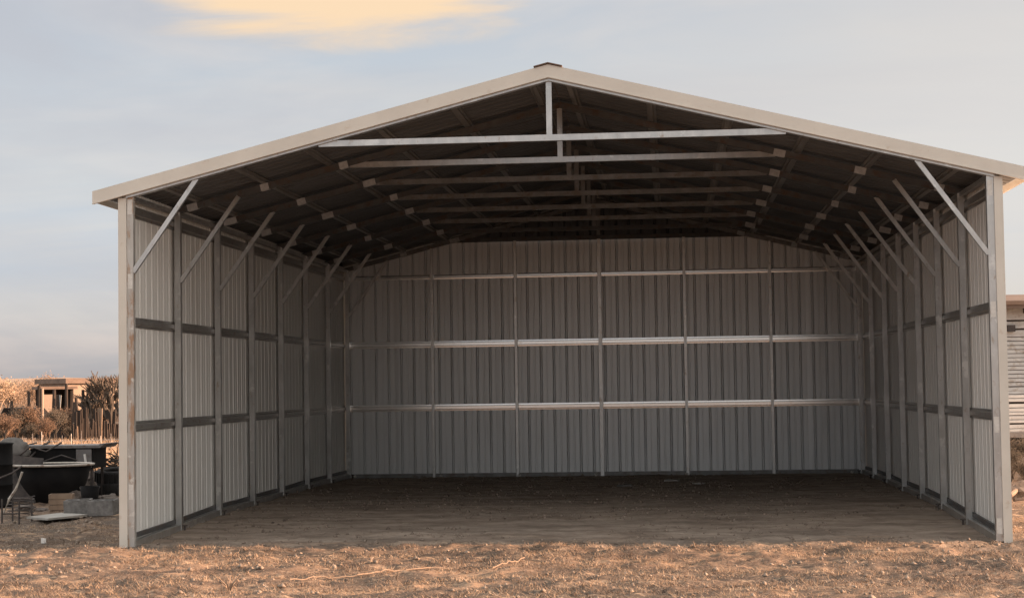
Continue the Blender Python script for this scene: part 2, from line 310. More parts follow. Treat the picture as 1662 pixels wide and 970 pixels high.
# pebbles and crumbs of earth, too many to count
def crumbs(name, xr, yr, n, smin, smax, m, seed, test):
    rs = np.random.RandomState(seed); x = rs.uniform(*xr, n); y = rs.uniform(*yr, n); k = test(x, y); x, y = x[k], y[k]; n = len(x)
    sz = smin+(smax-smin)*rs.rand(n)**3; z = gz(x, y)+sz*.15
    base = np.array([(1, 0, 0), (-.5, .87, 0), (-.5, -.87, 0), (0, 0, .8), (0, 0, -.6)]); fc = np.array([(0, 1, 3), (1, 2, 3), (2, 0, 3), (1, 0, 4), (2, 1, 4), (0, 2, 4)])
    jit = 1+rs.uniform(-.35, .35, (n, 5, 3)); a = rs.uniform(0, 6.28, n); c, s_ = np.cos(a), np.sin(a); b = base[None]*jit*sz[:, None, None]
    v = np.stack([b[:, :, 0]*c[:, None]-b[:, :, 1]*s_[:, None]+x[:, None], b[:, :, 0]*s_[:, None]+b[:, :, 1]*c[:, None]+y[:, None], b[:, :, 2]+z[:, None]], -1).reshape(-1, 3)
    f = (fc[None]+np.arange(n)[:, None, None]*5).reshape(-1); me = bpy.data.meshes.new(name); me.vertices.add(len(v)); me.vertices.foreach_set('co', v.astype(np.float32).ravel())
    me.loops.add(len(f)); me.loops.foreach_set('vertex_index', f.astype(np.int32)); me.polygons.add(len(f)//3)
    me.polygons.foreach_set('loop_start', (np.arange(len(f)//3)*3).astype(np.int32)); me.polygons.foreach_set('loop_total', np.full(len(f)//3, 3, np.int32)); me.update(calc_edges=True)
    me.materials.append(m); o = bpy.data.objects.new(name, me); C.objects.link(o); return o
M['clod'] = mat('earth_clods', [(.3, (.16, .125, .10)), (.7, (.38, .31, .25))], 3, .95)
tag(crumbs('clods', (-9, 9), (-5.5, 13), 16000, .006, .035, M['clod'], 5, lambda x, y: vnoise(x*.9+7, y*1.3) > .35), 'small clods and pebbles strewn over the dirt floor and the yard', 'clods', kind='stuff')
# dry grass over the yard in front of and beside the shed
rs = np.random.RandomState(11)
cx = rs.uniform(-9, 9, 26000); cy = rs.uniform(-6.5, 2.5, 26000)
dens = vnoise(cx*1.1+3, cy*2.3+8)*.6+vnoise(cx*3, cy*5)*.4
keep = (dens > .47) & ~((np.abs(cx) < 4.75) & (cy > -.15)); cx, cy = cx[keep], cy[keep]
tag(blades('dry_grass', cx, cy, 9, .012, .055, .007, M['dryleaf'], 1.6, .045), 'short dry tan grass flattened over the yard in front of the shed', 'dry grass', kind='stuff')
rs = np.random.RandomState(21)
cx = rs.uniform(-9, 9, 30000); cy = rs.uniform(-6.5, 1.5, 30000)
keep = (vnoise(cx*1.3+40, cy*3.1+2)*.55+vnoise(cx*4+1, cy*8)*.45 > .56) & ~((np.abs(cx) < 4.75) & (cy > -.3)); cx, cy = cx[keep], cy[keep]
M['deadleaf'] = mat('grey_dead_stalks', [(.3, (.15, .11, .085)), (.7, (.26, .20, .155))], 3, .95)
tag(blades('dead_stalks', cx, cy, 6, .015, .055, .008, M['deadleaf'], 1.4, .04), 'grey brown dead stalks in dark patches of the yard', 'dead stalks', kind='stuff')
rs = np.random.RandomState(12)
cx = np.concatenate([rs.uniform(-40, -5, 12000), rs.uniform(5.2, 14, 900)]); cy = np.concatenate([rs.uniform(13.5, 62, 12000), rs.uniform(24, 40, 900)])
tag(blades('dry_weeds', cx, cy, 8, .08, .34, .03, M['dryleaf'], .8, .22), 'knee high dry weeds on the sunlit ground beyond the shed', 'weeds', kind='stuff')

# ------------------------------------------------------------------ the metal shed
D, HW, T, SL, ZA = 12.657, 4.5, .07, .2476, 4.823     # depth, half width, tube size, roof slope, apex underside
BAY = D/7
def zu(x): return ZA-SL*abs(x)                        # underside of the rafters
shed = empty('metal_shed', (0, 0, 0), label='large open-fronted metal shed with beige trim, galvanised frames and a low gable roof', cat='shed')
def bays(): return [i*BAY for i in range(8)]
th = math.atan(SL)
fy = [0.0]+[i*BAY for i in range(1, 7)]+[D-.035]
# posts
for sgn in (-1, 1):
    for i, y in enumerate(fy):
        x = sgn*(HW+T/2); zt = zu(HW)+.012; zb = g3(x, y)-.02 if i else -.035
        mb = MB().box((x, y, (zb+zt)/2), (T, T, zt-zb))
        p = mb.build('post', M['galv_rust'] if (i == 0 and sgn < 0) else M['galv'], shed)
        # anchor at the foot
        a = MB(); az = g3(sgn*(HW-.035), y)
        a.tube([(sgn*(HW-.035), y-.03, az-.05), (sgn*(HW-.035), y-.03, az+.05)], .012, 6); a.tube([(sgn*(HW-.035), y-.03, az+.05), (sgn*(HW-.035), y-.03, az+.062)], .032, 8)
        if i: a.build('anchor', M['iron'], shed)
for k in range(1, 6):
    x = -HW+k*2*HW/6; zt = min(4.19, zu(x)) if abs(x) < 2.4 else zu(x)+.005
    MB().box((x, D-.035, (zt-.03)/2), (.062 if k == 3 else .048, T, zt+.03)).build('post', M['galv'], shed)
# base rails between the posts
for sgn in (-1, 1):
    for i in range(7):
        a, b = fy[i]+.036, fy[i+1]-.036; x = sgn*(HW+T/2+.004)
        MB().bar((x, a, g3(x, a)+.035), (x, b, g3(x, b)+.035), .062, .075, side=(1, 0, 0)).build('base_rail', M['galv'], shed)
for sgn in (-1, 1):
    for i in range(7):
        a, b = i*BAY+.036, (i+1)*BAY-.036; x = sgn*(HW+T+.022)
        MB().bar((x, a, g3(x, a)+.105), (x, b, g3(x, b)+.105), .03, .05, side=(1, 0, 0)).build('base_shade_strip', M['frame'], shed)  # dark strip standing in for the shade line above the base rail
for k in range(6):
    a = -HW+k*1.5+.036; b = -HW+(k+1)*1.5-.036
    MB().box(((a+b)/2, D-.03, .035), (b-a, .06, .07)).build('base_rail', M['chord'], shed)
# wall panel profile: ribs point outwards, every 9 inches
def profile(w):
    pts = []; p = .2286; n = int(round(w/p))
    for k in range(n):
        c = (k+.5)*p
        pts += [(c-.025, 0), (c-.004, .030), (c+.004, .030), (c+.025, 0), (c+p/2-.016, 0), (c+p/2-.010, .003), (c+p/2+.010, .003), (c+p/2+.016, 0)]
    pts = [(0, 0)]+[q for q in pts if 0 < q[0] < w]+[(w+.055, 0)]
    return pts
PROF = profile(.9144)
def sheet(name, org, along, outw, upv, bot, top, m, off=0.0, th_=.0025, wmax=None):
    """corrugated sheet: org + along*s + outw*h; bot(s), top(s) give the extent along upv"""
    org, along, outw, upv = map(Vector, (org, along, outw, upv)); mb = MB(); pr = [q for q in PROF if wmax is None or q[0] < wmax]
    if wmax is not None: pr = pr+[(wmax, 0)]
    n = len(pr)
    for o_ in (0, th_):
        for s, h in pr:
            b = org+along*s+outw*(h+off+o_); mb.v.append(tuple(b+upv*bot(s))); mb.v.append(tuple(b+upv*top(s)))
    for k in range(n-1):
        a = 2*k; mb.f.append((a, a+2, a+3, a+1)); c = 2*n+a; mb.f.append((c, c+1, c+3, c+2))
        mb.f.append((a, c, c+2, a+2)); mb.f.append((a+1, a+3, c+3, c+1))
    mb.f.append((0, 1, 2*n+1, 2*n)); e = 2*(n-1); mb.f.append((e, 2*n+e, 2*n+e+1, e+1))
    return mb.build(name, m, shed)
XW = HW+T+.036
y0 = -.035; total = D+.036+.035
for sgn in (-1, 1):
    y = y0; k = 0
    while y < D+.03:
        w = min(.9144, D+.036-y)
        zt = zu(XW)+.104
        sheet('wall_panel', (sgn*XW, y, 0), (0, 1, 0), (sgn, 0, 0), (0, 0, 1), lambda s: -.03, lambda s: zt, M['panel'], off=(k % 2)*.004, wmax=None if w > .91 else w)
        y += .9144; k += 1
x = -XW; k = 0
while x < XW-.01:
    w = min(.9144, XW-x); x_ = x
    sheet('wall_panel', (x, D+.04, 0), (1, 0, 0), (0, 1, 0), (0, 0, 1), lambda s: -.03, lambda s: min(4.20, zu(x_+s)+.104), M['backwall'], off=(k % 2)*.004, wmax=None if w > .91 else w)
    x += .9144; k += 1
x = -XW; k = 0; XG = (ZA-4.19)/SL           # gable sheets above the truss chord, in the dark roof colour
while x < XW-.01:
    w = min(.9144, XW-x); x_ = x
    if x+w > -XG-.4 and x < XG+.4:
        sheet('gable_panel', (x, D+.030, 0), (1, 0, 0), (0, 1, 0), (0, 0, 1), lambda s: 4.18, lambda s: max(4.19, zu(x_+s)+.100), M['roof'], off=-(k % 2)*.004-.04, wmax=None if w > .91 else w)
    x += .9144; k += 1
# hat channel girts between the posts and the sheets
def hat(a, b, inw, upd, w=.10, d=.034, t=.0):
    a, b, inw, upd = map(Vector, (a, b, inw, upd)); mb = MB()
    pr = [upd*(-w/2), upd*(-w/2)+inw*.006, upd*(-w*.27)+inw*.007, upd*(-w*.20)+inw*d, upd*(w*.20)+inw*d, upd*(w*.27)+inw*.007, upd*(w/2)+inw*.006, upd*(w/2)]
    mb.prism(pr, a, b-a); n = 8; mb.f.append(tuple(range(n))); mb.f.append(tuple(range(n, 2*n))); return mb
GH = [1.238, 2.369, 3.577]
for z in GH:
    for sgn in (-1, 1):
        x = sgn*(HW+T+.036)
        for i in range(7):
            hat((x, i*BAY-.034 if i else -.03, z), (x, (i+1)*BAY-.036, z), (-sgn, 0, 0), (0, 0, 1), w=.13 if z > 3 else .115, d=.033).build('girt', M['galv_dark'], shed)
    for k in range(6):
        a, b = -HW+k*1.5, -HW+(k+1)*1.5-.002
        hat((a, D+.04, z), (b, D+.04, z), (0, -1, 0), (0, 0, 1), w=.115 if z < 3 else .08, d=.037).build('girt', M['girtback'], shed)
# eave rails on top of the posts
for sgn in (-1, 1):
    MB().bar((sgn*(HW+T/2+.008), .05, zu(HW)-.006), (sgn*(HW+T/2+.008), D-.08, zu(HW)-.006), .05, .05, side=(1, 0, 0)).build('eave_rail', M['galv'], shed)
# roof frames
c14 = 1/math.cos(th)
for i, y in enumerate(fy):
    mt = M['galv']  # frames behind the front take darker steel, light falloff put into the colour
    for sgn in (-1, 1):
        xe = HW+T+.03; h = .07
        mb = MB(); a = Vector((sgn*.001, y, ZA+h/2*c14)); b = Vector((sgn*xe, y, zu(xe)+h/2*c14))
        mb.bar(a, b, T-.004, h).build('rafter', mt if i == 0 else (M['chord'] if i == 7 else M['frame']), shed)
        # knee brace
        bx0, bz0, bx1, bz1 = HW+.005, 2.90, 3.80, zu(3.80)+.01
        MB().bar((sgn*bx0, y-.012, bz0), (sgn*bx1, y-.012, bz1), .042, .048).build('knee_brace', mt, shed)
        if i:
            for px in (2.56, 3.47, 4.35):
                jit = random.uniform(-.05, .05); L_ = random.uniform(.09, .17); xx = px+jit
                mb = MB(); mb.bar((sgn*(xx-L_/2), y, zu(xx-L_/2)+.034), (sgn*(xx+L_/2), y, zu(xx+L_/2)+.034), T+.006, .078)
                mb.build('splice_sleeve', M['sleeve'], shed)
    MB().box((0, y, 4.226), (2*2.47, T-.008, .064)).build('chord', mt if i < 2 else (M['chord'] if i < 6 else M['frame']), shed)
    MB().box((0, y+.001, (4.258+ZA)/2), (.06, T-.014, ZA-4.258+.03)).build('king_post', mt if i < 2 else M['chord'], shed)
# front end zinc spots on the corner posts
for (sx, zs) in ((-1, (3.60, 2.80, .55)), (1, (3.58, 2.33, 1.15, .12))):
    for z in zs:
        MB().box((sx*(HW+T/2), -T/2-.001, z), (.05, .002, .16)).build('zinc_patch', M['zinc'], shed)
# purlins
for sgn in (-1, 1):
    for px in (.2, 1.07, 1.9, 2.72, 3.5, 4.3):
        n = Vector((sgn*math.sin(th), 0, math.cos(th))); tdir = Vector((sgn*math.cos(th), 0, -math.sin(th)))
        z = zu(px)+.0725*c14
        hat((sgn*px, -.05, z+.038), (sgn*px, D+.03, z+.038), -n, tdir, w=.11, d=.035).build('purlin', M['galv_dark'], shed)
# roof panels run down the slope
ZR = .115; XE = 4.90
for sgn in (-1, 1):
    y = -.06; k = 0; sdir = Vector((sgn*math.cos(th), 0, -math.sin(th))); nrm = Vector((sgn*math.sin(th), 0, math.cos(th)))
    Ls = XE/math.cos(th)
    while y < D+.10:
        w = min(.9144, D+.12-y)
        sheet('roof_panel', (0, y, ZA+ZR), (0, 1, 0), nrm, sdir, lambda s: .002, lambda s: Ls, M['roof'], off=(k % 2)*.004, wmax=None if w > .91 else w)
        y += .9144; k += 1
# fascia trim on the front gable and on the eaves
for sgn in (-1, 1):
    def zp(x, dz): return ZA-SL*x+dz
    xt = 4.93
    mb = MB(); y1, y2 = -.095, -.062
    pr = [(0, .043), (xt+.01*0, .043), (xt, .165), (0, .165)]
    vs = [Vector((sgn*x, y1, zp(x, dz))) for x, dz in pr]; mb.prism(vs, (0, 0, 0), (0, y2-y1, 0)); mb.f += [(0, 1, 2, 3), (4, 5, 6, 7)]
    # rolled lower lip and top flange returning over the roof
    vs = [Vector((sgn*x, y1-.006, zp(x, dz))) for x, dz in [(0, .030), (xt, .030), (xt, .046), (0, .046)]]; mb.prism(vs, (0, 0, 0), (0, .04, 0)); mb.f += [(8, 9, 10, 11), (12, 13, 14, 15)]
    vs = [Vector((sgn*x, y1, zp(x, dz))) for x, dz in [(0, .1652), (xt, .1652), (xt, .170), (0, .170)]]; mb.prism(vs, (0, 0, 0), (0, .16, 0)); mb.f += [(16, 17, 18, 19), (20, 21, 22, 23)]
    mb.build('gable_trim', M['trim'], shed)
    # lower light strip: front face of trim that laps the front rafter
    mb = MB(); vs = [Vector((sgn*x, -.058, zp(x, dz))) for x, dz in [(0, .002), (HW+T, .002), (HW+T, .05), (0, .05)]]; mb.prism(vs, (0, 0, 0), (0, .02, 0)); mb.f += [(0, 1, 2, 3), (4, 5, 6, 7)]
    mb.build('rafter_trim', M['galv'], shed)
    # eave trim along the side
    MB().box((sgn*(XE+.016), D/2, zu(XE)+.095), (.02, D+.16, .10)).build('eave_trim', M['trim'], shed)
    # corner trim: front and side legs
    zt = zu(HW+T+.06)+.02
    mb = MB().box((sgn*(HW+T+.042), -.043, zt/2-.025), (.078, .012, zt+.05)); mb.box((sgn*(HW+T+.086), .02, zt/2-.025), (.010, .14, zt+.05))
    mb.build('corner_trim', M['trim'], shed)
for sgn in (-1, 1):
    mb = MB(); vs = [Vector((sgn*x, D+.122, ZA-SL*x+dz)) for x, dz in [(0, -.06), (4.93, -.06), (4.93, .165), (0, .165)]]; mb.prism(vs, (0, 0, 0), (0, .02, 0)); mb.f += [(0, 1, 2, 3), (4, 5, 6, 7)]
    mb.build('gable_trim', M['trim'], shed)
    mb = MB().box((sgn*(XW+.045), D+.085, zt/2-.025), (.14, .012, zt+.05)); mb.box((sgn*(XW+.05), D+.01, zt/2-.025), (.010, .13, zt+.05)); mb.build('corner_trim', M['trim'], shed)
    MB().box((sgn*(XW+.034), D/2, zt+.06), (.012, D, .14)).build('eave_closure', M['trim'], shed)
# ridge cap
mb = MB(); capz = ZA+ZR+.032
for sgn in (-1, 1):
    b0 = len(mb.v); vs = [Vector((sgn*x, -.115, capz+.030-SL*x+dz)) for x, dz in [(0, 0), (.15, 0), (.15, .012), (0, .012)]]
    mb.prism(vs, (0, 0, 0), (0, D+.25, 0)); mb.f += [(b0, b0+1, b0+2, b0+3), (b0+4, b0+5, b0+6, b0+7)]
mb.build('ridge_cap', M['rust'], shed)
# small white lumps along the back rail
for u in (576, 716, 843, 967, 1114, 1383):
    p = apt(u, 773-(u-576)*.0085, D-.08)
    MB().rock((0, 0, 0), .028, .9, seed=u).build('foot_lump', M['white'], shed, loc=(p.x, D-.085, max(p.z, .02)))

exec_small = True
# ------------------------------------------------------------------ small things on the ground
def on(u, v, dz=0):                         # world ground point under a place in the photograph, on the real terrain
    p = gpt(u, v); 
    for _ in range(4): p = gpt(u, v, g3(p.x, p.y))
    return Vector((p.x, p.y, g3(p.x, p.y)+dz))
def scrap(name, u, v, size, m, label, cat, seed=1, flat=.15, group=None):
    p = on(u, v); mb = MB(); rs = random.Random(seed)
    n = 9; ring = [(size*(.7+.5*rs.random())*math.cos(2*math.pi*k/n), size*.6*(.7+.5*rs.random())*math.sin(2*math.pi*k/n)) for k in range(n)]
    for x, y in ring: mb.v.append((x, y, 0))
    for x, y in ring: mb.v.append((x*.9, y*.9, size*flat*(1+rs.random())))
    for k in range(n): mb.f.append((k, (k+1) % n, n+(k+1) % n, n+k))
    mb.f += [tuple(range(n)), tuple(range(n, 2*n))]
    return tag(mb.build(name, m, loc=p), label, cat, group)
scrap('scrap_sheet', 1092, 781, .14, M['slab'], 'larger pale flat scrap on the dark floor near the back wall', 'scrap', 1)
scrap('scrap_sheet', 1133, 785, .10, M['slab'], 'small pale flat scrap just right of the larger one by the back wall', 'scrap', 2)
scrap('scrap_sheet', 1016, 789, .13, M['tarp'], 'dull grey scrap on the shed floor, leftmost of three near the back wall', 'scrap', 3)
scrap('paper_scrap', 71, 883, .035, M['white'], 'small white scrap on bare ground left of the front post', 'scrap', 4, .9)
p = on(122, 867); q_ = on(149, 860)
tag(MB().tube([p+Vector((0, 0, .012)), (p+q_)/2+Vector((0, 0, .03)), q_+Vector((0, 0, .012))], [.013, .016, .008], 6).build('stick', M['wood']), 'pale wooden stick lying on the ground left of the front post', 'stick')
# thin cord across the lit yard
pts = []
for (u, v) in ((470, 943), (520, 939), (580, 935), (640, 929), (700, 926), (760, 922), (800, 921), (830, 915), (852, 911), (885, 911)):
    pp = on(u, v); pts.append(pp+Vector((0, 0, .012)))
dense = []
for a, b in zip(pts, pts[1:]):
    for k in range(8):
        c = a.lerp(b, k/8); dense.append(Vector((c.x, c.y+.03*math.sin(c.x*1.7), max(g3(c.x+e, c.y) for e in (-.05, 0, .05))+.016)))
tag(MB().tube(dense, .006, 5).build('cord', M['cord']), 'thin tan cord lying across the sunlit dry grass in front', 'cord')
# dry weed sprig in the foreground
def sprig(u, v, h, n, seed, label):
    p = on(u, v); rs = random.Random(seed); e = MB()
    for k in range(n):
        a = rs.uniform(0, 6.28); l = rs.uniform(.2, .9); hh = h*rs.uniform(.5, 1)
        e.tube([(0, 0, 0), (math.cos(a)*l*hh*.4, math.sin(a)*l*hh*.4, hh*.6), (math.cos(a)*l*hh, math.sin(a)*l*hh, hh)], [.006, .005, .003], 4)
    tag(e.build('dry_plant', M['cord'], loc=p), label, 'dry plant')
sprig(372, 962, .16, 16, 5, 'small pale dry plant standing in the front left foreground')

# ------------------------------------------------------------------ junk left of the shed
# pale board
cs = [on(43, 843), on(78, 849), on(142, 842), on(100, 833)]
mb = MB(); c0 = sum(cs, Vector())/4
for z in (.025, .05):
    for c in cs: mb.v.append((c.x-c0.x, c.y-c0.y, z))
mb.f = [(3, 2, 1, 0), (4, 5, 6, 7), (0, 1, 5, 4), (1, 2, 6, 5), (2, 3, 7, 6), (3, 0, 4, 7)]
tag(mb.build('board', M['slab'], loc=c0), 'flat pale diamond shaped board lying in front of the concrete blocks', 'board')
# concrete blocks with two cores
def block(u, v, rz, label):
    p = on(u, v); mb = MB(); l, w, h = .34, .19, .19; t = .032
    mb.box((0, -w/2+t/2, h/2), (l, t, h)); mb.box((0, w/2-t/2, h/2), (l, t, h))
    for x in (-l/2+t/2, 0, l/2-t/2): mb.box((x, 0, h/2-.002), (t-.001, w-2*t, h-.006))
    o = mb.build('concrete_block', M['concrete'], loc=p); o.rotation_euler = (R(3), R(-2), rz); tag(o, label, 'concrete block', 'concrete blocks left of the shed')
block(128, 837, R(8), 'grey hollow concrete block, left one of the pair behind the pale board')
block(168, 836, R(-6), 'grey hollow concrete block nearest the front left post')
# wooden crate behind the blocks
p = on(100, 829); cr = empty('wooden_crate', p, R(12), label='small brown wooden crate between the black tub and the concrete blocks', cat='crate')
for z in (.035, .105, .175):
    for s in (-1, 1):
        MB().box((0, s*.12, z), (.30, .014, .06)).build('plank', M['wood'], cr); MB().box((s*.145, 0, z), (.014, .225, .06)).build('plank', M['wood'], cr)
# black tub
p = on(68, 822); tub = empty('black_tub', p+Vector((0, .45, 0)), label='big round black tub with a pale rim, left of the concrete blocks', cat='tub')
mb = MB().lathe([(0, 0), (.30, 0), (.36, .05), (.47, .30), (.545, .555), (.525, .555), (.45, .31), (.33, .07), (0, .06)], (0, 0, 0), 36, 1.03, .85); mb.build('bowl', M['black'], tub, True)
mb = MB().lathe([(.548, .54), (.580, .545), (.585, .57), (.55, .578), (.535, .565), (.548, .54)], (0, 0, 0), 40, 1.03, .85); mb.build('rim', M['chrome'], tub, True)
# metal stand in front
p = on(16, 849); st = empty('metal_stand', p, 0, label='spindly metal stand with a bright slanted strut in front of the black tub', cat='stand')
for (x, y) in ((-.10, 0), (.10, .05), (-.12, .4), (.12, .42)): MB().tube([(x, y, -.02), (x, y, .30)], .012, 6).build('leg', M['iron'], st)
MB().tube([(-.10, 0, .12), (.10, .05, .12)], .009, 6).build('crossbar', M['iron'], st); MB().tube([(-.12, .4, .28), (.12, .42, .28)], .010, 6).build('crossbar', M['iron'], st)
MB().tube([(-.10, .02, .10), (-.02, .03, .30), (.06, .04, .42), (.14, .05, .63)], .016, 8).build('strut', M['chrome'], st)
MB().tube([(-.25, .05, .52), (0, .1, .62), (.1, .15, .70)], .012, 6).build('strut', M['iron'], st)
# flat topped black cabinet behind the tub
p = on(112, 806); cab = empty('black_cabinet', (p.x, p.y+.25, p.z), R(-4), label='black steel cabinet with a flared grey top behind the round tub', cat='cabinet')
MB().box((-.10, 0, .58), (1.00, .5, .30)).build('body', M['black'], cab)
mb = MB(); pr = [Vector((-.78, 0, .735)), Vector((.52, 0, .735)), Vector((.60, 0, .80)), (Vector((.54, 0, .80))), Vector((.50, 0, .775)), Vector((-.78, 0, .775))]
mb.prism(pr, (0, -.29, 0), (0, .58, 0)); mb.f += [tuple(range(6)), tuple(range(6, 12))]; mb.build('top', M['greymetal'], cab)
dr = MB().box((.26, -.262, .58), (.24, .02, .27)).build('door', M['greymetal'], cab); MB().box((.29, -.285, .58), (.03, .024, .13), Matrix.Rotation(R(-8), 3, 'Y')).build('handle', M['white'], dr)
for x in (-.5, .36):
    for y in (-.2, .2): MB().box((x, y, .215), (.04, .04, .43)).build('leg', M['iron'], cab)
# drum and tarp at the far left
p = on(-12, 822); dm = empty('black_drum', p, label='black steel drum at the left edge beside the round tub', cat='drum')
MB().lathe([(0, 0), (.28, 0), (.28, .02), (.27, .03), (.27, .28), (.283, .29), (.27, .30), (.27, .56), (.283, .57), (.27, .58), (.27, .84), (.285, .86), (.27, .87), (.25, .85), (0, .85)], (0, 0, 0), 28).build('shell', M['black'], dm, True)
mb = MB(); n0 = 0
bm = bmesh.new(); bmesh.ops.create_uvsphere(bm, u_segments=28, v_segments=14, radius=1)
for v in bm.verts:
    d = v.co; k = 1+.25*noise.noise(d*2+Vector((4, 0, 0)))+.12*noise.noise(d*6)
    v.co = Vector((d.x*k*.24, d.y*k*.22, max(d.z, -.35)*k*.20))
me = bpy.data.meshes.new('tarp'); bm.to_mesh(me); bm.free(); me.materials.append(M['tarp']); me.shade_smooth(); o = bpy.data.objects.new('tarp', me); C.objects.link(o)
o.location = on(4, 812)+Vector((0, .4, .70)); tag(o, 'bunched grey tarp heaped on the black drum at the left edge', 'tarp')
# wheelbarrow handles leaning on the cabinet: two long pipes
p = apt(33, 742, 7.5); q2 = apt(80, 715, 7.9)
def pole(a, b, r, m, name, label, cat): tag(MB().tube([Vector((0, 0, 0)), Vector(b)-Vector(a)], r, 7).build(name, m, loc=a), label, cat)
pole(apt(-6, 775, 6.6), apt(81, 716, 7.6), .014, M['iron'], 'pipe', 'upper of two dark pipes leaning over the black cabinet', 'pipe')
pole(apt(2, 785, 6.5), apt(73, 719, 7.4), .014, M['iron'], 'pipe', 'lower of two dark pipes leaning over the black cabinet', 'pipe')
pole(apt(24, 727, 7.6), apt(60, 718, 7.7), .012, M['iron'], 'iron_rod', 'short dark iron rod across the leaning pipes', 'rod')
# rubble heap and pile of tyres
for k, (u, v, r, fl) in enumerate(((118, 812, .17, .7), (137, 806, .20, .9), (150, 800, .17, 1.0), (128, 800, .14, .9), (158, 815, .12, .7), (178, 812, .14, .6), (190, 818, .10, .7), (146, 788, .17, 1.0), (70, 828, .10, .4), (40, 826, .12, .4))):
    p = on(u, v+4 if k < 8 else v); lab = ['low brown rock at the left foot of the rubble heap', 'broad grey rock in the middle of the rubble heap', 'upright rock on the right of the rubble heap', 'small rock behind the crate in the rubble heap', 'flat rock under the right side of the rubble heap', 'squat rock behind the right concrete block', 'small rock touching the front left post line', 'topmost rock at the back of the rubble heap', 'flat stone under the right of the black tub', 'flat stone under the left of the black tub'][k]
    tag(MB().rock((0, 0, r*fl*.5), r, fl, seed=k+2, n=2).build('rock', M['rock'], loc=p), lab, 'rock', 'rocks left of the shed')
def tyre(c, rx, ry, rz_, R0, label):
    o = empty('tyre', c, label=label, cat='tyre', group='old tyres by the left wall'); o.rotation_euler = (rx, ry, rz_)
    MB().lathe([(R0*.58, -.08), (R0*.78, -.10), (R0*.96, -.085), (R0, -.05), (R0, .05), (R0*.96, .085), (R0*.78, .10), (R0*.58, .08), (R0*.60, .06), (R0*.60, -.06), (R0*.58, -.08)], (0, 0, 0), 32).build('casing', M['rubber'], o, True)
    mb = MB()
    for k in range(26):
        a = k*2*math.pi/26; mb.box((math.cos(a)*R0, math.sin(a)*R0, 0), (.03, .035, .15), Matrix.Rotation(a, 3, 'Z'))
    mb.build('tread', M['rubber'], o)
b = on(178, 806)
tyre(b+Vector((0.02, .3, .10)), 0, 0, 0, .31, 'black tyre lying flat at the bottom of the pile by the left wall')
tyre(b+Vector((-.02, .34, .30)), R(4), R(-5), 1, .30, 'black tyre slightly tilted on top of the pile by the left wall')

# more scrap in the pile
def pipes(u, v, pts, rr, m, name, label, cat):
    p = on(u, v); tag(MB().tube([Vector(q) for q in pts], rr, 6).build(name, m, True, loc=p) if False else MB().tube([Vector(q) for q in pts], rr, 6).build(name, m, None, True, p), label, cat)
coil = [(math.cos(a*.55)*(.15+.006*(a % 5)), math.sin(a*.55)*.15, .03+a*.0035) for a in range(70)]
pipes(34, 838, coil, .007, M['iron'], 'wire_coil', 'loose coil of dark wire on the ground under the black tub', 'wire')
pipes(60, 812, [(-.35, .1, .60), (-.1, .0, .78), (.12, .05, .70), (.32, .15, .83)], .014, M['iron'], 'bent_pipe', 'bent dark pipe lying across the black tub', 'pipe')
pipes(92, 812, [(-.3, .2, .56), (0, .2, .66), (.22, .25, .58)], .011, M['iron'], 'iron_rod', 'short bowed iron rod on the right side of the tub rim', 'rod')
p = on(146, 822); bk = empty('bucket', p, R(20), label='small dented black bucket behind the gap between the concrete blocks', cat='bucket')
MB().lathe([(0, 0), (.10, 0), (.135, .27), (.125, .27), (.09, .02), (0, .02)], (0, 0, 0), 18).build('pail', M['black'], bk, True)
MB().tube([(math.cos(a*math.pi/10)*.135, .02, .26-math.sin(a*math.pi/10)*.08) for a in range(11)], .004, 5).build('handle', M['chrome'], bk)
p = on(20, 818); MBs = MB().box((0, .25, .34), (.62, .012, .66), Matrix.Rotation(R(-14), 3, 'X') @ Matrix.Rotation(R(6), 3, 'Y')); tag(MBs.build('metal_sheet', M['iron'], loc=p), 'dark rusty metal sheet leaning between the drum and the tub', 'sheet')
p = on(176, 800)
bp = MB(); rsb = random.Random(8)
for k in range(60):
    a = Vector((rsb.uniform(-.38, .34), rsb.uniform(-.1, .5), rsb.uniform(.30, .52))); d = Vector((rsb.uniform(-1, 1), rsb.uniform(-.6, .6), rsb.uniform(-.15, .5))).normalized()*rsb.uniform(.15, .42)
    bp.tube([a, a+d*.5+Vector((0, 0, rsb.uniform(-.03, .04))), a+d], [.012, .009, .005], 4)
tag(bp.build('branch_pile', M['bark'], loc=p), 'tangle of dark cut branches heaped on the tyres by the left wall', 'branches')
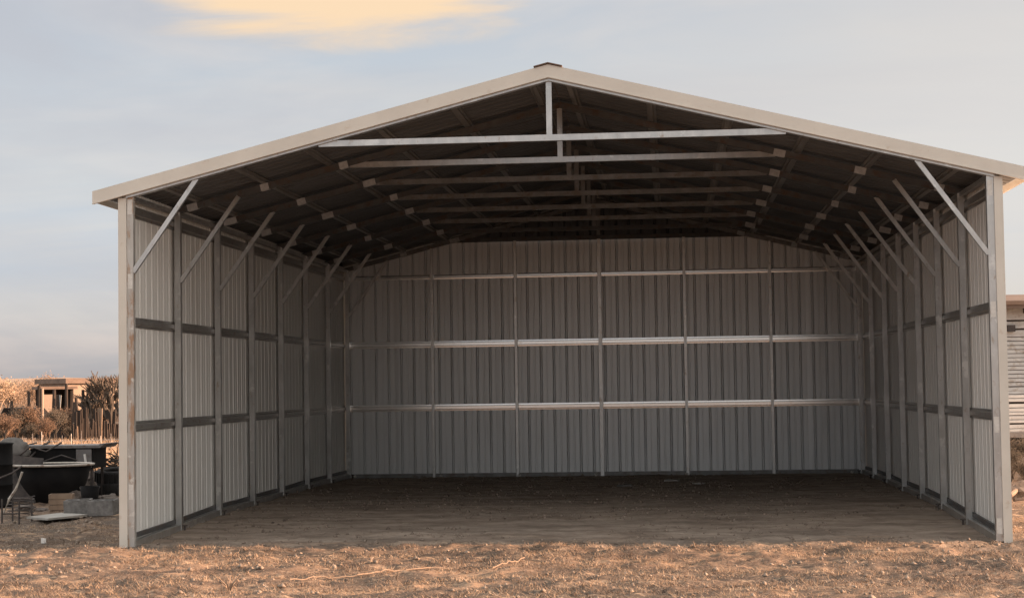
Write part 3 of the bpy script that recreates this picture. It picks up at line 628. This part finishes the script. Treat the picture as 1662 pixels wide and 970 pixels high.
# ------------------------------------------------------------------ trees and shrubs (bare scrub)
def branch(mb, tips, p, d, l, r, depth, rs, up_=.15):
    q = p+d*l; mid = p.lerp(q, .5)+Vector((rs.uniform(-1, 1), rs.uniform(-1, 1), rs.uniform(-.3, .5)))*l*.08
    mb.tube([p, mid, q], [r, r*.82, r*.66], 5 if depth > 1 else 3, False)
    if depth == 0: tips.append(q); return
    for k in range(rs.choice((2, 3, 3)) if depth > 1 else 5):
        dd = (d+Vector((rs.uniform(-1, 1), rs.uniform(-1, 1), rs.uniform(-.5, .8)))*.75+Vector((0, 0, up_))).normalized()
        branch(mb, tips, p.lerp(q, rs.uniform(.55, 1)), dd, l*rs.uniform(.6, .82), r*.6, depth-1, rs, up_)
def tree(u, v, Yd, h, lean, seed, label, leafy=0, name='bare_tree', base_z=None, trunks=2, cat='tree', rad=.09, leafmat='twig', up_=.15):
    p = apt(u, v, Yd); p.z = g3(p.x, p.y); rs = random.Random(seed)
    o = empty(name, p, label=label, cat=cat); tm = MB(); cm = MB(); tips = []
    for k in range(trunks):
        d = Vector((lean+rs.uniform(-.25, .25), rs.uniform(-.2, .2), 1)).normalized(); q = d*h*.45; st = Vector((rs.uniform(-.1, .1), 0, -.1))
        tm.tube([st, st.lerp(q, .5)+Vector((rs.uniform(-.06, .06), 0, 0)), q], [rad, rad*.8, rad*.6], 7)
        for j in range(4):
            dd = (d+Vector((rs.uniform(-1, 1), rs.uniform(-1, 1), rs.uniform(-.2, .6)))*.7).normalized()
            branch(cm, tips, st.lerp(q, rs.uniform(.6, 1)), dd, h*.24, rad*.45, 3, rs, up_)
    if leafy:
        for t in tips:
            for j in range(leafy):
                c = t+Vector((rs.gauss(0, 1), rs.gauss(0, 1), rs.gauss(0, 1)))*h*.05; s = h*.014*rs.uniform(.6, 1.6)
                a = Vector((rs.uniform(-1, 1), rs.uniform(-1, 1), rs.uniform(-1, 1))).normalized(); b = a.orthogonal().normalized(); n = len(cm.v)
                cm.v += [tuple(c-a*s), tuple(c+b*s), tuple(c+a*s*1.3)]; cm.f.append((n, n+1, n+2))
    tm.build('trunk', M['bark'], o, True); cm.build('crown', M[leafmat], o); return o
tree(184, 700, 42, 2.9, -.05, 1, 'bare brown tree with feathery top right beside the shed corner', 0, trunks=3, rad=.2)
tree(143, 700, 42, 2.1, 0, 2, 'thick dark trunked tree left of the feathery tree', 0, trunks=2, rad=.2)
tree(155, 700, 44, 1.9, .1, 3, 'thin dark sapling between the two thick trunked trees', 0, trunks=1, rad=.07)
tree(30, 700, 44, .85, 0, 4, 'tangled grey bush in front of the dark pickup', 5, trunks=3, rad=.05, name='bush', cat='bush', leafmat='scrub')
tree(2, 700, 40, 1.15, 0, 5, 'brown bush at the left edge of the weeds', 5, trunks=3, rad=.05, name='bush', cat='bush', leafmat='scrub')
tree(-14, 700, 75, 3.6, .1, 6, 'pale dry tree rising at the left edge above the horizon', 6, trunks=2, rad=.12, leafmat='dryleaf')
tree(118, 700, 43, 1.2, 0, 8, 'low dark bush before the tan building', 5, trunks=3, rad=.05, name='bush', cat='bush', leafmat='scrub')
tree(80, 700, 45, 1.1, 0, 9, 'small grey bush below the dark open lean-to', 5, trunks=3, rad=.05, name='bush', cat='bush', leafmat='scrub')
tree(52, 700, 46, 1.0, 0, 12, 'small dry bush left of the tall dark pole', 5, trunks=3, rad=.05, name='bush', cat='bush', leafmat='scrub')
tree(170, 700, 46, 1.3, 0, 13, 'dense bush between the two right trunks', 5, trunks=3, rad=.05, name='bush', cat='bush', leafmat='scrub')
for k, (u, h) in enumerate(((92, 3.4), (99, 3.1), (128, 3.0))):
    tree(u, 640, 95, h, 0, 20+k, ['slender far treetop above the lean-to roof, left one', 'slender far treetop above the lean-to roof, right one', 'lone far treetop above the tan building roof'][k], 2, trunks=1, rad=.05)

for k, (u, h, Yd) in enumerate(((12, 3.6, 100), (26, 3.3, 105), (44, 3.8, 110), (60, 3.5, 104), (78, 3.9, 112))):
    tree(u, 640, Yd, h, 0, 40+k, ['far round brown shrub above the hill line near the left edge', 'far low shrub above the pickup cab', 'far shrub left of the tall dark pole on the skyline', 'far shrub right behind the tall dark pole', 'far broad shrub on the skyline left of the lean-to roof'][k], 4, trunks=3, rad=.06, name='bush', cat='bush', leafmat='farleaf')
rs0 = random.Random(77)
M['redscrub'] = mat('red_brown_brush', [(.3, (.12, .075, .05)), (.7, (.24, .16, .11))], 2, .95)
for k in range(20):
    u = -6+k*10.4+rs0.uniform(-4, 4)
    tree(u, 700, rs0.uniform(33, 46), rs0.uniform(.7, 1.5), 0, 60+k, 'reddish brown shrub in the low band of brush beyond the junk', 6, trunks=3, rad=.04, name='bush', cat='bush', leafmat='redscrub' if k % 3 else 'scrub')['group'] = 'shrubs of the brush band beyond the junk'
for k, (u, top_, Yp) in enumerate(((22, 650, 44), (47, 634, 46), (85, 632, 44), (97, 640, 42), (108, 622, 46), (118, 652, 41), (127, 645, 40), (135, 632, 42), (162, 640, 42), (172, 628, 44))):
    p = apt(u, 690, Yp); z = g3(p.x, p.y); zt = apt(u, top_, Yp).z; j = .03*(k % 3-1)
    tag(MB().tube([(0, 0, -.1), (j, 0, (zt-z)*.5), (j*2.5, 0, zt-z)], [.075, .065, .055], 7).build('fence_post', M['darkwood'], loc=(p.x, p.y, z)), 'rough dark wooden post standing in the brush beyond the junk', 'post', 'rough posts in the brush')
# ------------------------------------------------------------------ stake fence in front of the trees
p0 = apt(118, 705, 36); p1 = apt(215, 705, 38)
fn = empty('stake_fence', (p0.x, p0.y, g3(p0.x, p0.y)), label='ragged fence of dark wooden stakes before the tan building', cat='fence')
n = 44; rs = random.Random(4)
for k in range(n):
    c = p0.lerp(p1, k/(n-1)); hh = rs.uniform(.55, 1.35); z = g3(c.x, c.y)
    MB().box((0, 0, hh/2-.05), (rs.uniform(.06, .16), .05, hh), Matrix.Rotation(rs.uniform(-.06, .06), 3, 'Y')).build('stake', M['darkwood'] if rs.random() < .92 else M['wood'], fn, loc=(c.x-p0.x, c.y-p0.y, z-fn.location.z))
for zh in (.35, .75):
    MB().tube([(0, .04, zh), (p1.x-p0.x, p1.y-p0.y+.04, zh+g3(p1.x, p1.y)-fn.location.z)], .008, 5).build('wire', M['galv'], fn)
p0 = apt(20, 720, 27); p1 = apt(212, 722, 27.5)
wf = empty('wire_fence', (p0.x, p0.y, g3(p0.x, p0.y)), label='low wire fence with pale thin posts across the weeds', cat='fence')
for k in range(13):
    c = p0.lerp(p1, k/12); z = g3(c.x, c.y)
    MB().tube([(0, 0, -.1), (.01*(k % 3-1), 0, .38+.06*(k % 4))], .010, 6).build('fence_post', M['greymetal'] if k % 3 else M['chrome'], wf, loc=(c.x-p0.x, c.y-p0.y, z-wf.location.z))
for zh in (.12, .22, .32):
    MB().tube([(0, .02, zh), (p1.x-p0.x, p1.y-p0.y+.02, zh+g3(p1.x, p1.y)-wf.location.z)], .004, 4).build('wire', M['galv'], wf)

# ------------------------------------------------------------------ far buildings on the left
p = apt(110, 680, 56); z = g3(p.x, p.y)
tb = empty('tan_building', (p.x, p.y, z), R(38), label='low tan building with a flat brown roof beyond the stake fence', cat='building')
top = apt(150, 621, 56).z-z
# in its own frame the long lit wall faces -y; origin at its left corner
MB().box((4.5, 2.0, top/2), (9, 4, top)).build('wall', M['tanwall'], tb)
for k in range(1, 9): MB().box((k*1.0, -.012, top/2), (.05, .024, top)).build('batten', M['tanwall'], tb)
for zf in (.28, .78): MB().box((4.5, -.018, top*zf), (9, .03, .07)).build('rail', M['tanroof'], tb)
MB().box((4.5, 2.0, top+.1), (9.3, 4.4, .22)).build('roof', M['tanroof'], tb)
MB().box((2.6, -.02, .95), (.8, .05, 1.9)).build('door', M['darkwood'], tb)
p = apt(68, 685, 54); z = g3(p.x, p.y)
ln = empty('lean_to', (p.x, p.y, z), R(30), label='open lean-to with dark interior and tan side panel left of the tan building', cat='lean-to')
top = apt(90, 631, 54).z-z; wd = (apt(110, 680, 54).x-p.x)/math.cos(R(30))
MB().box((wd/2, 1.5, top/2), (wd, .06, top)).build('back_wall', M['darkwood'], ln)
MB().box((wd*.2, -.02, top*.66), (wd*.42, .05, top*.5)).build('side_panel', M['tanwall'], ln)
MB().box((wd*.98, .7, top/2), (.08, 1.5, top)).build('end_wall', M['darkwood'], ln)
MB().box((wd/2, .7, top+.05), (wd+.3, 1.9, .12)).build('roof', M['tanroof'], ln)
for x in (.05, wd*.42, wd*.95): MB().box((x, 0, top/2), (.08, .08, top)).build('post', M['darkwood'], ln)
p = apt(90, 680, 53.2); z = g3(p.x, p.y); zt = apt(90, 641, 53.2).z
tag(MB().bar((0, 0, -.05), (.05, .35, zt-z), .17, .03, side=(1, 0, 0)).build('board', M['slab'], loc=(p.x, p.y, z)), 'narrow pale board leaning inside the dark lean-to', 'board')
p = apt(64, 690, 48); z = g3(p.x, p.y); zt = apt(64, 625, 48).z
tag(MB().tube([(0, 0, -.2), (0, 0, zt-z)], [.09, .075], 8).build('pole', M['darkwood'], loc=(p.x, p.y, z)), 'tall dark pole standing between the pickup and the lean-to', 'pole')
p = apt(69, 690, 48); zt = apt(69, 630, 48).z
tag(MB().tube([(0, 0, -.2), (0, 0, zt-z)], [.06, .05], 8).build('post', M['tanwall'], loc=(p.x, p.y, z)), 'thin tan post right beside the tall dark pole', 'post')
# old pickup
p = apt(-2, 690, 50); z = g3(p.x, p.y)
tr = empty('pickup_truck', (p.x, p.y, z), R(6), label='dark old pickup parked among bushes at the far left', cat='pickup')
mb = MB(); pr = [(-2.0, .45), (3.0, .45), (3.0, .95), (1.9, 1.05), (1.4, 1.62), (.2, 1.66), (-.1, 1.08), (-2.0, 1.05)]
mb.prism([Vector((x, 0, zz_)) for x, zz_ in pr], (0, 0, 0), (0, 1.7, 0)); mb.f += [tuple(range(8)), tuple(range(8, 16))]; mb.build('body', M['black'], tr)
MB().prism([Vector((x, 0, zz_)) for x, zz_ in ((.25, 1.12), (1.62, 1.12), (1.33, 1.54), (.35, 1.56))], (0, -.012, 0), (0, .02, 0))[0].build('window', M['glass'], tr)
for x in (-1.2, 2.1):
    w_ = MB(); w_.tube([(x, -.05, .36), (x, .18, .36)], .36, 20); t_ = w_.build('wheel', M['rubber'], tr)
    MB().tube([(x, -.07, .36), (x, -.045, .36)], .18, 14).build('rim', M['chrome'], t_)
MB().box((1.72, -.01, .85), (.12, .03, .5)).build('door_seam', M['white'], tr)
MB().box((3.02, .3, .86), (.04, .22, .14)).build('headlight', M['white'], tr)
MB().box((2.6, -.012, 1.12), (.2, .03, .10)).build('marker_light', M['redpaint'], tr)
# low hills
mb = MB(); n = 80; rs = random.Random(2)
vs = []
for k in range(n+1):
    x = -700+k*20; hgt = 3.2+2.6*noise.noise(Vector((k*.21, .3, 0)))+1.2*noise.noise(Vector((k*.7, 2, 0))); vs.append((x, hgt))
for x, hh in vs: mb.v += [(x, 340, -1.5), (x, 380, max(hh, .8)), (x, 460, -1.5)]
for k in range(n): a = 3*k; mb.f += [(a, a+3, a+4, a+1), (a+1, a+4, a+5, a+2)]
M['hill'] = mat('hill_scrub', [(.3, (.26, .18, .13)), (.7, (.46, .34, .25))], .06, .95, det=8)
tag(mb.build('hills', M['hill'], smooth_=True), kind='structure')

# ------------------------------------------------------------------ house to the right of the shed
HY = 19.0
p = apt(1632, 730, HY); z0 = g3(p.x, p.y)
hs = empty('house', (p.x-.25, HY, z0), R(6), label='weathered house with pale horizontal siding behind the right wall of the shed', cat='house')
htop = apt(1650, 500, HY).z-z0; HL = 8.0; sk = .30
MB().box((HL/2, 2.2, (htop+sk)/2), (HL, 4.3, htop-sk)).build('wall', M['darkwood'], hs)
nb = 29; bh = (htop-sk-.28)/nb; rs = random.Random(9)
for k in range(nb):
    zc = sk+.02+(k+.5)*bh; x0 = rs.uniform(0, .12)
    gap = (.80, 1.80) if 1.45 < zc < 2.35 else None
    segs = [(x0, HL)] if not gap else [(x0, gap[0]), (gap[1], HL)]
    for a, b_ in segs:
        MB().box(((a+b_)/2, .028, zc), (b_-a, .022, bh*.84), Matrix.Rotation(R(-9), 3, 'X') @ Matrix.Rotation(rs.uniform(-.006, .006), 3, 'Y')).build('siding_board', M['siding'], hs)
wn = MB().box((1.30, .05, 1.90), (.94, .04, .90)).build('window', M['glass'], hs)
mb = MB()
for (cx_, cz_, w_, h_) in ((1.30, 2.37, 1.06, .07), (1.30, 1.43, 1.06, .07), (.80, 1.9, .07, .90), (1.80, 1.9, .07, .90)): mb.box((cx_, -.0, cz_), (w_, .06, h_))
mb.build('frame', M['white'], wn)
MB().box((HL/2, .01, htop-.12), (HL+.1, .05, .24)).build('frieze_board', M['siding'], hs)
for k in range(14): MB().box((.15+k*.58, -.19, htop-.05), (.05, .40, .11)).build('rafter_tail', M['darkwood'], hs)
MB().box((HL/2, -.40, htop+.05), (HL+.7, .03, .13)).build('fascia', M['tanroof'], hs)
mb = MB(); rz_ = .9; vs = [Vector((0, -.45, htop+.06)), Vector((0, 2.2, htop+.06+rz_*.28)), Vector((0, 4.8, htop+.06)), Vector((0, 4.8, htop+.14)), Vector((0, 2.2, htop+.14+rz_*.28)), Vector((0, -.45, htop+.14))]
mb.prism(vs, (-.35, 0, 0), (HL+.7, 0, 0)); mb.f += [tuple(range(6)), tuple(range(6, 12))]; mb.build('roof', M['tanroof'], hs)
for k in range(6): MB().box((.3+k*1.45, .3, sk/2), (.3, .3, sk)).build('pier', M['concrete'], hs)
# lamp bracket under the eave
MB().box((.42, -.06, htop-.42), (.16, .14, .14)).build('wall_lamp', M['iron'], hs)
# low trailer with dark wheels before the house
p = on(1650, 762); tl = empty('utility_trailer', p+Vector((.0, .3, 0)), R(8), label='low black utility trailer parked before the house at the right edge', cat='trailer')
MB().box((1.1, .6, .47), (2.4, 1.1, .16)).build('bed', M['black'], tl); MB().box((1.1, .02, .60), (2.4, .04, .10)).build('side_rail', M['greymetal'], tl)
for x in (.75, 1.75):
    w_ = MB(); w_.tube([(x, -.06, .27), (x, .12, .27)], .27, 20); t_ = w_.build('wheel', M['rubber'], tl); MB().tube([(x, -.075, .27), (x, -.055, .27)], .11, 12).build('rim', M['chrome'], t_)
MB().tube([(-.1, .5, .42), (-.7, .5, .40)], .03, 6).build('drawbar', M['iron'], tl)
for k, (u, v, h_) in enumerate(((1645, 790, .55), (1658, 775, .7), (1668, 800, .5))):
    p = on(u, v); o = tree(u, v, p.y, h_, 0, 90+k, ['dark scrubby weed against the outside of the right wall', 'dark scrubby weed under the bed of the trailer', 'dark scrubby weed at the right edge among the rocks'][k], 6, trunks=3, rad=.015, name='weed_clump', cat='weed', leafmat='scrub')
for k, (u, v, r, fl) in enumerate(((1648, 795, .17, .6), (1660, 808, .20, .7), (1672, 800, .22, .8), (1650, 778, .16, .9), (1664, 785, .20, .8))):
    tag(MB().rock((0, 0, r*fl*.4), r, fl, seed=k+30, n=2).build('rock', M['rock'], loc=on(u, v)), ['small rock nearest the right wall in the debris before the trailer', 'front rock at the right edge below the trailer', 'outermost rock of the debris at the right edge', 'rock just under the trailer by the right wall', 'middle rock of the debris below the trailer'][k], 'rock', 'rocks right of the shed')
pole(on(1640, 812)+Vector((0, 0, .05)), on(1668, 798)+Vector((0, 0, .14)), .03, M['wood'], 'log', 'pale slanted log on the debris beside the right wall', 'log')
pole(on(1646, 820)+Vector((0, 0, .04)), on(1675, 812)+Vector((0, 0, .05)), .022, M['darkwood'], 'log', 'thin dark log in front of the debris at the right edge', 'log')
